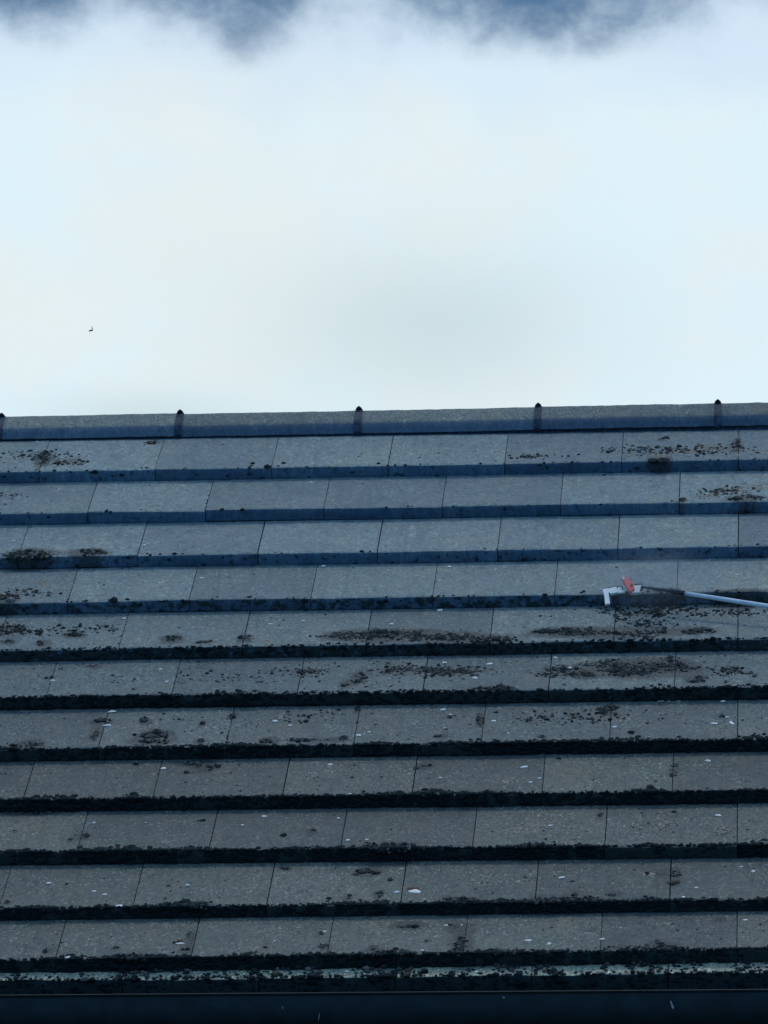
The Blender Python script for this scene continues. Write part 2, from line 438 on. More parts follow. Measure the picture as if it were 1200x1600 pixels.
def plain(name, rgb, rough=.5, spec=.5, metal=0, var=.25, scale=60, bumpd=.0):
    m, t, b, P = new_mat(name)
    n = t.noise(t.scale(P, (scale,) * 3), 1.0, 5, .6)
    dark = tuple(c * (1 - var) for c in rgb)
    light = tuple(min(1, c * (1 + var)) for c in rgb)
    t.put(b.inputs['Base Color'], t.mix(t.ramp(n, .3, .7), dark, light))
    b.inputs['Roughness'].default_value = rough
    b.inputs['Specular IOR Level'].default_value = spec
    b.inputs['Metallic'].default_value = metal
    if bumpd:
        bump(t, b, n, bumpd, .7)
    return m


M['moss'] = moss_material()
M['chip'] = plain('pale_chip', (.86, .80, .70), .45, .6, var=.12, scale=200, bumpd=.0006)
M['chip_brown'] = plain('rusty_chip', (.17, .075, .05), .8, .3, var=.3, scale=200, bumpd=.0006)
M['lichen'] = plain('ochre_lichen', (.25, .215, .165), .9, .2, var=.5, scale=170, bumpd=.001)
M['clip'] = plain('clip_plastic', (.012, .016, .022), .45, .5, var=.4, scale=90)
M['strap'] = plain('strap_plastic', (.032, .048, .068), .7, .15, var=.5, scale=70)
M['gutter'] = plain('gutter_plastic', (.009, .019, .021), .55, .22, var=.25, scale=25)
M['dropping'] = plain('dried_dropping', (.30, .34, .34), .8, .2, var=.3, scale=300)
M['fascia'] = plain('fascia_board', (.03, .035, .04), .5, .4)
M['white'] = plain('white_enamel', (.86, .88, .80), .35, .5, var=.06, scale=120)
M['red'] = plain('red_plastic', (.85, .06, .06), .4, .5, var=.12, scale=120)
M['pinkwhite'] = plain('worn_tip', (.62, .50, .55), .5, .4, var=.1, scale=120)
M['black'] = plain('black_rubber', (.012, .015, .018), .7, .3)
M['pole'] = plain('pale_blue_pole', (.60, .66, .68), .35, .5, var=.12, scale=30)
M['grip'] = plain('foam_grip', (.018, .030, .045), .9, .2, var=.4, scale=200, bumpd=.002)
M['bird'] = plain('dark_feathers', (.010, .012, .014), .8, .2, scale=20)


def render_wall():
    m, t, b, P = new_mat('pebble_render')
    n = t.noise(t.scale(P, (120, 120, 120)), 1.0, 4, .7)
    l = t.noise(t.scale(P, (1.2, 1.2, .5)), 1.0, 5, .6)
    c = t.mix(t.ramp(n, .35, .65), (.24, .22, .19), (.42, .40, .36))
    c = t.mix(t.ramp(l, .4, .7, 0, .4), c, (.2, .19, .17))
    t.put(b.inputs['Base Color'], c)
    b.inputs['Roughness'].default_value = .9
    bump(t, b, n, .006, .8)
    return m


def ground_mat():
    m, t, b, P = new_mat('grass_ground')
    n = t.noise(t.scale(P, (.4, .4, .4)), 1.0, 8, .65)
    f = t.noise(t.scale(P, (18, 18, 18)), 1.0, 4, .7)
    c = t.mix(t.ramp(n, .35, .65), (.030, .045, .018), (.055, .065, .030))
    c = t.mix(t.ramp(f, .3, .7, 0, .5), c, (.022, .035, .014))
    t.put(b.inputs['Base Color'], c)
    b.inputs['Roughness'].default_value = .95
    bump(t, b, f, .05, .7)
    return m


M['wall'] = render_wall()
M['ground'] = ground_mat()
M['glass'] = plain('dark_pane', (.02, .025, .03), .08, .6)
M['frame'] = plain('window_frame', (.7, .7, .68), .4, .5, var=.05)

# ------------------------------------------------------------------ ground
g = MB()
g.add([(-3000, -3000, 0), (3000, -3000, 0), (3000, 6000, 0), (-3000, 6000, 0)], [(0, 1, 2, 3)])
tag(g.build('ground', M['ground']), kind='structure')

# ------------------------------------------------------------------ the house
YR = 3.06                                  # ridge line
house = empty('house', (-.8, YR, 0))
tag(house, 'house with a mossy grey tiled roof, ridge clips and a black gutter', 'house')
yf, yb = .14, 2 * YR - .14
wl = MB()
pts = [(X0 + .12, yf), (X1 - .12, yf), (X1 - .12, yb), (X0 + .12, yb)]
zt = Z0 + .00
for i in range(4):
    a, b_ = pts[i], pts[(i + 1) % 4]
    if i in (1, 3):
        wl.add([(*a, 0), (*b_, 0), (*b_, zt), (a[0], YR, zt + 1.97), (*a, zt)], [(0, 1, 2, 3, 4)])
    else:
        wl.add([(*a, 0), (*b_, 0), (*b_, zt - .1), (*a, zt - .1)], [(0, 1, 2, 3)])
wl.build('wall', M['wall'], house)
for xc in (-2.6, .9):
    fr = MB()
    for (a, b_) in (((xc - .6, yf - .03, 3.3), (xc - .53, yf + .03, 4.5)), ((xc + .53, yf - .03, 3.3), (xc + .6, yf + .03, 4.5)),
                    ((xc - .53, yf - .03, 3.3), (xc + .53, yf + .03, 3.37)), ((xc - .53, yf - .03, 4.43), (xc + .53, yf + .03, 4.5)),
                    ((xc - .03, yf - .03, 3.37), (xc + .03, yf + .03, 4.43))):
        fr.box(a, b_)
    wf = fr.build('window', M['frame'], house)
    pn = MB()
    pn.box((xc - .53, yf - .012, 3.37), (xc - .03, yf - .004, 4.43))
    pn.box((xc + .03, yf - .012, 3.37), (xc + .53, yf - .004, 4.43))
    pn.build('pane', M['glass'], wf)
fb = MB()
fb.box((X0, -.012, Z0 - .27), (X1, .012, Z0 - .085))
fb.build('fascia', M['fascia'], house)
sf = MB()
sf.box((X0, .014, Z0 - .27), (X1, yf, Z0 - .255))
sf.build('soffit', M['fascia'], house)


# ---- front slope: every tile laid with its own small tilt, one mesh
def smooth_noise(n, amp, step):
    k = max(2, int(n / step) + 2)
    return np.interp(np.linspace(0, k - 1, n), np.arange(k), rng.normal(0, amp, k))


tv, tf, t_vary, t_aged, t_moss, t_pale, t_lip, t_stain = [], [], [], [], [], [], [], []
DK = np.array(DARK)


def stain_at(x, s):
    """dirt and moss film left round each clump"""
    px = 709 - 32 * DK[:, 1]
    sx_, ss_ = DK[:, 2] / px * 1.05 + .005, DK[:, 3] / (px * .37) * 1.15 + .008
    q = ((x[:, None] - DK[:, 0]) / sx_) ** 2 + ((s[:, None] - DK[:, 1]) / ss_) ** 2
    return (np.exp(-q * .8) * np.minimum(DK[:, 4], 2.0) * .5).sum(1)

TW = .2995
NXT = 36
for k in range(1, 13):
    off = 0.0 if k % 2 else .5
    th = T - .001 if k < 12 else .062
    length = .41
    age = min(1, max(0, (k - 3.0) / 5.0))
    rag = .0004 + .0008 * age
    for j in range(int(X0 / TW) - 1, int(X1 / TW) + 1):
        xa, xb = (j + off) * TW, (j + 1 + off) * TW
        if xb < X0 + .02 or xa > X1 - .02:
            continue
        xa, xb = max(xa, X0), min(xb, X1)
        gap = .0007 + abs(rng.normal(0, .0004))
        xs = np.linspace(xa + gap, xb - gap, NXT)
        dsl, dnl = rng.normal(0, .0012, 2)
        ds = dsl + smooth_noise(NXT, rag, 3) + np.linspace(-1, 1, NXT) * rng.normal(0, .0008)
        dn = abs(dnl) * .6 + np.linspace(-1, 1, NXT) * rng.normal(0, .0005) + smooth_noise(NXT, rag * .5, 4)
        base_n = 0.0 if k < 12 else -.0315
        slope = T / .33 if k < 12 else .03
        # profile, from the head down over the arris and back under
        prof = [(length, 0)] + [(v_, 0) for v_ in (.34, .31, .285, .26, .235, .21, .185, .16, .135, .11, .085, .06, .04, .02)] + [(.004, -.0004), (.0009, -.0016),
                (0, -.004), (.0006, -th * .4), (.0002, -th * .75), (.001, -th), (.05, -th), (length, -th)]
        ring, stn = [], []
        NP = len(prof)
        A_ = NP - 8                                         # first point of the rounded lower edge
        for q, (ps, pn) in enumerate(prof):
            wob = smooth_noise(NXT, rag * .6, 2) if A_ <= q <= NP - 3 else 0
            s_ = ROWS[k][0] + ROWS[k][1] * xs + ps + (ds if q < NP - 1 else 0) + wob
            n_ = base_n - slope * ps + pn + (dn * (1 - ps / length)) + (smooth_noise(NXT, .0003, 4) if q < A_ + 2 else 0)
            ring.append(W(xs, s_, n_))
            stn.append(stain_at(xs, s_) if q < NP - 2 else xs * 0)
        ring = np.array(ring)                              # (profile, x, 3)
        b0 = len(tv) and sum(len(a) for a in tv) or 0
        tv.append(ring.reshape(-1, 3))
        for q in range(NP):
            q2 = (q + 1) % NP
            for i in range(NXT - 1):
                tf.append((b0 + q * NXT + i, b0 + q * NXT + i + 1, b0 + q2 * NXT + i + 1, b0 + q2 * NXT + i)[::-1])
        tf.append(tuple(b0 + q * NXT for q in range(NP))[::-1])
        tf.append(tuple(b0 + q * NXT + NXT - 1 for q in range(NP)))
        vv = rng.random()
        t_vary += [vv if k < 12 else 1.0] * (NP * NXT)
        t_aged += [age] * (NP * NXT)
        t_stain.append(np.concatenate(stn))
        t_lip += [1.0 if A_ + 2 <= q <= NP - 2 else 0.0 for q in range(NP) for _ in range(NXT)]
        t_pale += [1.0 if k == 12 else 0.0] * (NP * NXT)
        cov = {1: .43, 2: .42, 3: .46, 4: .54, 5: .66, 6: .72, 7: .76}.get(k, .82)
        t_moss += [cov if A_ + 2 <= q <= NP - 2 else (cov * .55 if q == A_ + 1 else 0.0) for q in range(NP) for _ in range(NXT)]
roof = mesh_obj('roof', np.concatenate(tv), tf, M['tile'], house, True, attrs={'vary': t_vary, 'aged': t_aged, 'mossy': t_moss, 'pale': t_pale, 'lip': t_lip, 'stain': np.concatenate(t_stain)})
try:
    roof.data.set_sharp_from_angle(angle=R(40))
except Exception:
    pass

# ---- rear slope, same courses in plainer relief
rb = MB()
prof = []
for k in range(12, 0, -1):
    s_ = ROWS[k][0]
    e_ = ROWS[k - 1][0] if k > 1 else s_ + .40
    b_n = 0 if k < 12 else -.032
    prof += [(s_, b_n - T), (s_, b_n), (e_, b_n - (T if k < 12 else 0))]
vs_, fs_ = [], []
for x in (X0, X1):
    for s_, n_ in prof:
        p = W(x, s_, n_)
        vs_.append((p[0], 2 * YR - p[1], p[2]))
m_ = len(prof)
for i in range(m_ - 1):
    fs_.append((i, i + 1, m_ + i + 1, m_ + i))
rb.add(vs_, fs_)
rs = rb.build('rear_slope', M['tile'], house)

# ---- verge boards closing the two gable ends
for x in (X0 - .022, X1 + .002):
    vb = MB()
    for sgn in (1, -1):
        a = W(0, -.03, -.06)
        b_ = W(0, 3.70, -.04)
        y1, z1, y2, z2 = a[1], a[2], b_[1], b_[2]
        if sgn < 0:
            y1, y2 = 2 * YR - y1, 2 * YR - y2
        vb.add([(x, y1, z1 - .14), (x, y2, z2 - .14), (x, y2, z2 + .03), (x, y1, z1 + .03),
                (x + .02, y1, z1 - .14), (x + .02, y2, z2 - .14), (x + .02, y2, z2 + .03), (x + .02, y1, z1 + .03)],
               [(0, 1, 2, 3), (7, 6, 5, 4), (0, 4, 5, 1), (1, 5, 6, 2), (2, 6, 7, 3), (3, 7, 4, 0)])
    vb.build('verge_board', M['fascia'], house)


# ---- ridge tiles, each a hog-back cap, and the clips over their joints
RW = .4690
ridge_x0 = -.0540
outer = [(2.9755, 2.0590), (2.978, 2.0740), (2.981, 2.0860), (2.987, 2.0945), (3.006, 2.1085), (3.030, 2.1270), (3.048, 2.1410), (3.060, 2.1450)]
outer = outer + [(2 * YR - y, z) for y, z in outer[-2::-1]]
inner = [(YR + (y - YR) * .84, z - .016) for y, z in outer]
inner[0], inner[-1] = (YR - .069, 2.0590), (YR + .069, 2.0590)
loop = outer + inner[::-1]


def ridge_z(x):
    return .0043 * x


r_i = 0
for j in range(-9, 6):
    xa, xb = ridge_x0 + j * RW, ridge_x0 + (j + 1) * RW
    if xb < X0 + .1 or xa > X1 - .1:
        continue
    xa, xb = max(xa, X0 - .02), min(xb, X1 + .02)
    xs = np.linspace(xa + .0015, xb - .0015, 24)
    L = len(loop)
    vs_, fs_ = [], []
    dz0, dy0, tilt = rng.normal(0, .0008), rng.normal(0, .0012), rng.normal(0, .0012)
    wb = [smooth_noise(24, .00028, 5) for _ in range(2)]
    for i, x in enumerate(xs):
        u = i / 23 - .5
        for q, (y, z) in enumerate(loop):
            vs_.append((x, y + dy0 + wb[0][i] + tilt * u, Z0 + z + ridge_z(x) + dz0 + wb[1][i] + (smooth_noise(2, .0004, 1)[0])))
    for i in range(23):
        for q in range(L):
            r = (q + 1) % L
            fs_.append((i * L + q, i * L + r, (i + 1) * L + r, (i + 1) * L + q))
    fs_.append(tuple(range(L))[::-1])
    fs_.append(tuple(23 * L + q for q in range(L)))
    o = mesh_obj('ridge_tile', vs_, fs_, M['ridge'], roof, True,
                 attrs={'vary': [rng.random()] * len(vs_), 'aged': [.55] * len(vs_), 'lip': [1.0 if v_[2] - Z0 - ridge_z(v_[0]) < 2.0895 else 0.0 for v_ in vs_],  # lower facet takes the painted shade tint too
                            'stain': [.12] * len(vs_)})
    o.data.set_sharp_from_angle(angle=R(32))
    o['group'] = 'ridge tiles along the top of the roof'

# mortar and dark membrane between ridge tiles and the top course
mm = MB()
for sgn in (1, -1):
    y0, y1 = YR - sgn * .078, YR - sgn * .066
    mm.box((X0, min(y0, y1), Z0 + 2.03), (X1, max(y0, y1), Z0 + 2.064))
mm.build('ridge_bedding', M['strap'], roof)

strap_out = [(YR + (y - YR) * 1.028 - (.002 if y < YR else -.002), z + .0025) for y, z in outer]
strap_in = [(YR + (y - YR) * .97, z - .004) for y, z in outer]
clip0 = None
for j in range(-9, 6):
    x = ridge_x0 + j * RW
    if x < X0 + .1 or x > X1 - .1:
        continue
    z = Z0 + ridge_z(x)
    if clip0 is None:
        s1 = MB()
        hw = .0095
        vs_ = [(sx, y - YR, zz) for sx in (-hw, hw) for y, zz in strap_out + strap_in[::-1]]
        L = len(strap_out) * 2
        fs_ = [(q, (q + 1) % L, L + (q + 1) % L, L + q) for q in range(L)] + [tuple(range(L))[::-1], tuple(L + q for q in range(L))]
        s1.add(vs_, fs_)
        clip0 = s1.build('ridge_clip', M['strap'], None)
        s2 = MB()
        # moulded cap with two screw heads on top
        s2.prism([(-.0085, 0), (.0085, 0), (.0080, .0030), (.0055, .0055), (.0020, .0066), (-.0020, .0066), (-.0055, .0055), (-.0080, .0030)],
                 ((1, 0, 0), (0, 0, 1), (0, 1, 0)), (0, 0, 2.1430), -.02, .02, .1)
        s2.tube([(0, -.019, 2.1480), (0, -.024, 2.1455)], .0038, 10)
        cap0 = s2.build('clip_cap', M['clip'], None)
        clip, cap = clip0, cap0
    else:
        clip, cap = clip0.copy(), cap0.copy()
        C.objects.link(clip)
        C.objects.link(cap)
    for o in (clip, cap):
        o.parent = None
        o.location = (x, YR, z)
        adopt(o, roof)
        o['group'] = 'clips over the ridge tile joints' if o is clip else 'caps on the ridge clips'

# ---- gutter: deep half-round with a rolled front lip
def gut_z(x):
    return Z0 - .1090 - .0039 * x


prof = []
for a in np.linspace(0, math.pi, 19):
    prof.append((-.072 - .058 * math.cos(a), -.012 - .072 * math.sin(a) ** .75))
lip = [(-.1335, 0.0), (-.1345, .0015), (-.1325, .0030), (-.128, .0028), (-.1265, .0005), (-.1275, -.002)]
front = lip[::-1] + [(-.1305, -.004)] + prof
outer_g = front
inner_g = [(YR * 0 + (y + .072) * .955 - .072, z + .003) for y, z in prof]
loop = [(-.1305, -.004), (-.1335, -.0015), (-.1345, .0010), (-.1330, .0030), (-.1295, .0034), (-.1268, .0016), (-.1272, -.004)] + \
       inner_g + [(-.0165, -.002), (-.0140, -.002)] + prof[::-1]
gm = MB()
xs = np.linspace(X0 - .02, X1 + .02, 60)
L = len(loop)
vs_, fs_ = [], []
for x in xs:
    dz = gut_z(x)
    wv = rng.normal(0, .0002)
    vs_ += [(x, y + wv, dz + z) for y, z in loop]
for i in range(len(xs) - 1):
    for q in range(L):
        r = (q + 1) % L
        fs_.append((i * L + q, i * L + r, (i + 1) * L + r, (i + 1) * L + q))
gm.add(vs_, fs_)
# closed stop ends
for i in (0, len(xs) - 1):
    b0 = len(gm.v)
    gm.add([(xs[i], y, gut_z(xs[i]) + z) for y, z in prof], [tuple(range(len(prof)))])
gut = gm.build('gutter', M['gutter'], house, smooth=True)
gut.data.set_sharp_from_angle(angle=R(35))
for x in (-3.4, -2.45, .45, 1.5):
    br = MB()
    z = gut_z(x)
    ring = [(y * 1.0, zz) for y, zz in prof]
    oz = [((y + .072) * 1.06 - .072, zz * 1.04 - .0005) for y, zz in ring]
    vs_ = [(x + sx, y, z + zz) for sx in (-.012, .012) for y, zz in oz + ring[::-1]]
    L = len(oz) * 2
    br.add(vs_, [(q, (q + 1) % L, L + (q + 1) % L, L + q) for q in range(L)] + [tuple(range(L))[::-1], tuple(L + q for q in range(L))])
    br.build('gutter_bracket', M['gutter'], gut)
dp = MB()
dpz = MB()
dpx = MB()


# ------------------------------------------------------------------ clumps: many little irregular lumps as one mesh
def ico():
    ph = (1 + 5 ** .5) / 2
    v = np.array([(-1, ph, 0), (1, ph, 0), (-1, -ph, 0), (1, -ph, 0), (0, -1, ph), (0, 1, ph), (0, -1, -ph), (0, 1, -ph),
                  (ph, 0, -1), (ph, 0, 1), (-ph, 0, -1), (-ph, 0, 1)], float)
    f = [(0, 11, 5), (0, 5, 1), (0, 1, 7), (0, 7, 10), (0, 10, 11), (1, 5, 9), (5, 11, 4), (11, 10, 2), (10, 7, 6), (7, 1, 8),
         (3, 9, 4), (3, 4, 2), (3, 2, 6), (3, 6, 8), (3, 8, 9), (4, 9, 5), (2, 4, 11), (6, 2, 10), (8, 6, 7), (9, 8, 1)]
    v /= np.linalg.norm(v[0])
    vl = [tuple(a) for a in v]
    cache, nf = {}, []

    def mid(a, b):
        kk = (min(a, b), max(a, b))
        if kk not in cache:
            p = (np.array(vl[a]) + np.array(vl[b])) / 2
            cache[kk] = len(vl)
            vl.append(tuple(p / np.linalg.norm(p)))
        return cache[kk]
    for a, b, c in f:
        ab, bc, ca = mid(a, b), mid(b, c), mid(c, a)
        nf += [(a, ab, ca), (b, bc, ab), (c, ca, bc), (ab, bc, ca)]
    return np.array(vl), np.array(nf), v, np.array(f)


IV, IF, IV0, IF0 = ico()


def clumps(items, low=False):
    """items: rows of (x, s, n, r_across, r_slope, r_normal, tint) -> verts, faces, tint"""
    it = np.asarray(items, float)
    bv, bf = (IV0, IF0) if low else (IV, IF)
    n, m_ = len(it), len(bv)
    v = np.tile(bv, (n, 1, 1)) * rng.normal(1, .20, (n, m_, 1)).clip(.5, 1.5)
    a = rng.random(n) * 6.283
    ca, sa = np.cos(a)[:, None], np.sin(a)[:, None]
    vx, vy, vz = v[..., 0] * ca - v[..., 1] * sa, v[..., 0] * sa + v[..., 1] * ca, v[..., 2]
    P_ = W(it[:, 0:1] + vx * it[:, 3:4], it[:, 1:2] + vy * it[:, 4:5], it[:, 2:3] + vz * it[:, 5:6])
    faces = (bf[None] + (np.arange(n) * m_)[:, None, None]).reshape(-1, 3)
    return P_.reshape(-1, 3), faces, np.repeat(it[:, 6], m_)


def patch(x, s, w, h, dens, size=1.0, lift=1.0):
    """lumps for one moss patch: w,h are half extents as the photo shows them, in its pixels"""
    px = pxm(s)
    sw, sh = w / px, h / (px * .37)
    cnt = int(max(5, w * h * .30 * dens / size ** 2))
    out = []
    # a few sub-centres make the outline uneven
    nc = max(1, int(w * h / 60) + 1)
    cen = [(rng.uniform(-.7, .7), rng.uniform(-.6, .6)) for _ in range(nc)]
    for _ in range(cnt):
        cx_, cy_ = cen[rng.integers(nc)]
        dx = (cx_ + rng.normal(0, .28)) * sw
        dy = (cy_ + rng.normal(0, .32)) * sh
        xx, ss = x + dx, s + dy
        n_, k = surf_n(xx, ss)
        lim = row_s(surf_n(x, s)[1], xx)
        if ss < lim and s > lim - sh:
            n_, ss = n_ * 0 - min(T, (lim - ss) * .5), lim - .0015
        r = (.0010 + abs(rng.normal(0, .0014))) * size
        edge_h = 1.0
        if s - sh * 1.2 < lim and ss < lim + .03:
            edge_h = 1.6
        out.append((xx, ss, n_ + r * .25 * lift, r * 1.3, r * rng.uniform(1.0, 2.2), r * rng.uniform(.5, .9) * edge_h * lift,
                    rng.random() ** .9))
    return out


# which of the dark patches are distinct enough to be things of their own
NAMED = {
    0: 'bushy dark moss mound growing over the third dark band, nearer the left edge',
    1: 'low dark moss mound over the third dark band, second from the left edge',
    2: 'ochre tinged moss tuft over the fourth dark band at the left edge',
    12: 'long ragged moss strip lying mid roof above the fifth dark band',
    13: 'grey brown crumbly moss strip continuing right of the long ragged strip',
    16: 'dark crumbly moss heap above the fifth dark band, left below the scraper',
    18: 'flat dark moss heap below the pole of the scraper',
    19: 'small lone moss tuft on the fifth row, between the left edge and mid roof',
    27: 'dark oval moss clod at the left of the speckled debris on the sixth row',
    43: 'upright dark moss clump on a tile joint on the seventh row, below two pale chips',
    45: 'round dark moss knob beside a pale chip, seventh row',
    46: 'wide smudged moss patch resting on the seventh dark band at the left',
    61: 'dark moss tuft with a pale crumb on the seventh row, towards the right',
    66: 'leftmost of the small moss cushions in a line on the eighth row',
    67: 'tallest of the small moss cushions in a line on the eighth row',
    76: 'black moss lump sitting on the edge of the eighth dark band, mid roof',
    80: 'small reddish moss knob on a tile joint of the ninth row at the left',
    83: 'small round moss knob on the ninth row, between two tile joints',
    86: 'broad moss mound swelling over the ninth dark band, mid roof',
    91: 'dark oval moss clump high on the tenth row, mid roof',
    99: 'brown moss patch crossing a tile joint on the tenth row at the right',
    108: 'dark moss streak down a tile joint on the lowest full row, beside a pale chip',
    114: 'dark rectangular clod hanging under the tenth dark band, mid roof',
    116: 'tall dark moss smear on the lowest full row, right of the rectangular clod',
    119: 'lone dark oval moss spot low on the lowest full row at the right',
}
stuff = []
for i, (x, s, w_, h_, d_) in enumerate(DARK):
    items = patch(x, s, w_, h_, d_ * 1.3)
    if i in NAMED:
        extra = patch(x, s, w_ * .75, h_ * .7, d_ * 1.6, 1.5, 1.2)
        v, f, tt = clumps(items + extra)
        o = mesh_obj('moss_clump', v, f, M['moss'], None, True, origin=W(x, s, surf_n(x, s)[0]), attrs={'tint': tt})
        tag(o, NAMED[i], 'moss', 'larger moss clumps on the roof')
    else:
        stuff += items

# moss along the tile edges, thick on the lower rows
XL, XR = -2.5, .75
fine_items = []
for k in range(1, 13):
    dens = {1: .04, 2: .03, 3: .03, 4: .05, 5: .25, 6: .45, 7: 1.0, 8: 1.0, 9: 1.3, 10: 1.3, 11: 1.2, 12: .45}[k]
    nb = int(2300 * dens) if k > 4 else int(500 * dens)
    heavy = smooth_noise(200, 1.0, 5)
    for _ in range(nb):
        x = rng.uniform(XL, XR)
        hv = np.interp(x, np.linspace(XL, XR, 200), heavy)
        r = (.0017 + abs(rng.normal(0, .0011))) * (1 + .25 * max(0, hv))
        th = T if k < 12 else .06
        n_ = -rng.random() ** 1.1 * th + (0 if k < 12 else -.031)
        fine_items.append((x, row_s(k, x) - .0005, n_, r * 1.7, r * .42, r * 1.1, rng.random() ** 2 * .35))
    # crust riding up over the arris in uneven runs
    for _ in range(int(2400 * dens)):
        x = rng.uniform(XL, XR)
        hv = np.interp(x, np.linspace(XL, XR, 200), heavy)
        if hv < -.4 and rng.random() < .75:
            continue
        r = .0010 + abs(rng.normal(0, .0012)) * (1 + .5 * max(0, hv))
        u = abs(rng.normal(0, .006 + .006 * max(0, hv)))
        fine_items.append((x, row_s(k, x) + u, (0 if k < 12 else -.031) + r * .2 - u * .09, r * 1.3, r * 1.6, r * .6, rng.random() ** 2 * .42))

# moss crumbs caught in tile joints
for k in range(1, 12):
    off = 0.0 if k % 2 else .5
    for j in range(-9, 3):
        x = (j + off) * TW
        if rng.random() < .45:
            continue
        c0 = rng.random()
        for _ in range(int(rng.integers(4, 26))):
            u = min(.98, max(.02, c0 + rng.normal(0, .22)))
            s = row_s(k, x) + u * .32
            fine_items.append((x + rng.normal(0, .0014), s, -T * u - .0005, .0018, .004, .0012, rng.random() ** 2 * .7))

# loose crumbs over the rows
for k in range(1, 12):
    nb = {1: 130, 2: 60, 3: 50, 4: 90, 5: 300, 6: 900, 7: 420, 8: 260, 9: 300, 10: 260, 11: 280}[k]
    cl = [(rng.uniform(XL, XR), rng.random()) for _ in range(26)]
    for _ in range(nb):
        if rng.random() < .6:
            c_ = cl[rng.integers(26)]
            x, u = c_[0] + rng.normal(0, .035), min(1, max(0, c_[1] + rng.normal(0, .13)))
        else:
            x, u = rng.uniform(XL, XR), rng.random()
        s = row_s(k, x) + u * .325
        r = .0008 + abs(rng.normal(0, .0008))
        fine_items.append((x, s, -T * u + r * .2, r * 1.5, r * 2.0, r * .6, rng.random() * .7 + .3))

# debris along the eaves ledge
for _ in range(1000):
    x = rng.uniform(XL, XR)
    if math.sin(x * 23) + math.sin(x * 61 + 1) + rng.normal(0, .5) < -.4:
        continue
    r = .0015 + abs(rng.normal(0, .0019))
    fine_items.append((x, rng.uniform(-.028, .028), -.031 + r * .3, r * 1.5, r * 1.5, r, rng.random() ** .7))
# spill from scraping, strewn under the scraper
for _ in range(160):
    x = rng.normal(-.20, .08)
    s = 2.28 + rng.normal(0, .03)
    n_, k_ = surf_n(x, s)
    r = .0016 + abs(rng.normal(0, .0012))
    fine_items.append((x, s, n_ + r * .2, r * 1.5, r * 2, r * .7, rng.random() ** 2 * .7))

v, f, tt = clumps(stuff + fine_items)
tag(mesh_obj('moss', v, f, M['moss'], None, True, attrs={'tint': tt}),
    'dark moss crust and loose crumbs along the tile edges and joints', 'moss', kind='stuff')

# ochre lichens
it = []
for x, s, w_ in OCHRE:
    px = pxm(s)
    for _ in range(int(6 + w_ * 2.0)):
        xx, ss = x + rng.normal(0, .45) * w_ / px, s + rng.normal(0, .30) * min(w_, 14) / (px * .37)
        n_, k_ = surf_n(xx, ss)
        r = .0010 + abs(rng.normal(0, .0012))
        it.append((xx, ss, n_ + .0001, r * 1.6, r * 2.2, r * .45, 0))
v, f, tt = clumps(it)
tag(mesh_obj('lichen', v, f, M['lichen'], None, True),
    'ochre crusts of lichen freckling the upper right tiles', 'lichen', kind='stuff')

# ------------------------------------------------------------------ pale chips
BIG = {(168, 13): 0}
CHIP_LABELS = {
    0: ('upper of two pale chips above the dark moss on the seventh row at the left', 0),
    1: ('lower of two pale chips above the dark moss on the seventh row at the left', 0),
    10: ('white and rust brown chip stuck in the dark moss streak on the lowest full row', 1),
    11: ('long pale sliver on the edge of the lowest full row at the left', 0),
    12: ('long pale sliver on the edge of the tenth row at the left', 0),
    14: ('largest pale chip, tipped with brown, right of the tile joint mid tenth row', 1),
    25: ('thin pale sliver at the far right of the lowest full row', 0),
    26: ('thin pale sliver on the eighth row, leftmost of the chips in its right half', 0),
    20: ('long dim pale sliver on the tenth row, right of mid roof', 0),
    36: ('slanted pale splinter beside the tile joint on the seventh row at the right', 0),
    35: ('short pinkish splinter left of the slanted one on the seventh row', 0),
    22: ('pale sliver at the left of the two chips low on the lowest full row', 0),
}


def chip_mesh(w_, h_, seed):
    r = np.random.default_rng(seed)
    n = 9
    vs_ = []
    for lv, kk in ((0, 1.0), (.6, .96), (1, .6)):
        for q in range(n):
            a = 2 * math.pi * q / n
            rr = 1 + r.normal(0, .16)
            vs_.append((math.cos(a) * w_ * rr * kk, math.sin(a) * h_ * rr * kk, lv * .0022 * (1 + r.normal(0, .15))))
    fs_ = []
    for l in range(2):
        for q in range(n):
            p = (q + 1) % n
            fs_.append((l * n + q, l * n + p, (l + 1) * n + p, (l + 1) * n + q))
    fs_.append(tuple(2 * n + q for q in range(n)))
    fs_.append(tuple(range(n))[::-1])
    return vs_, fs_


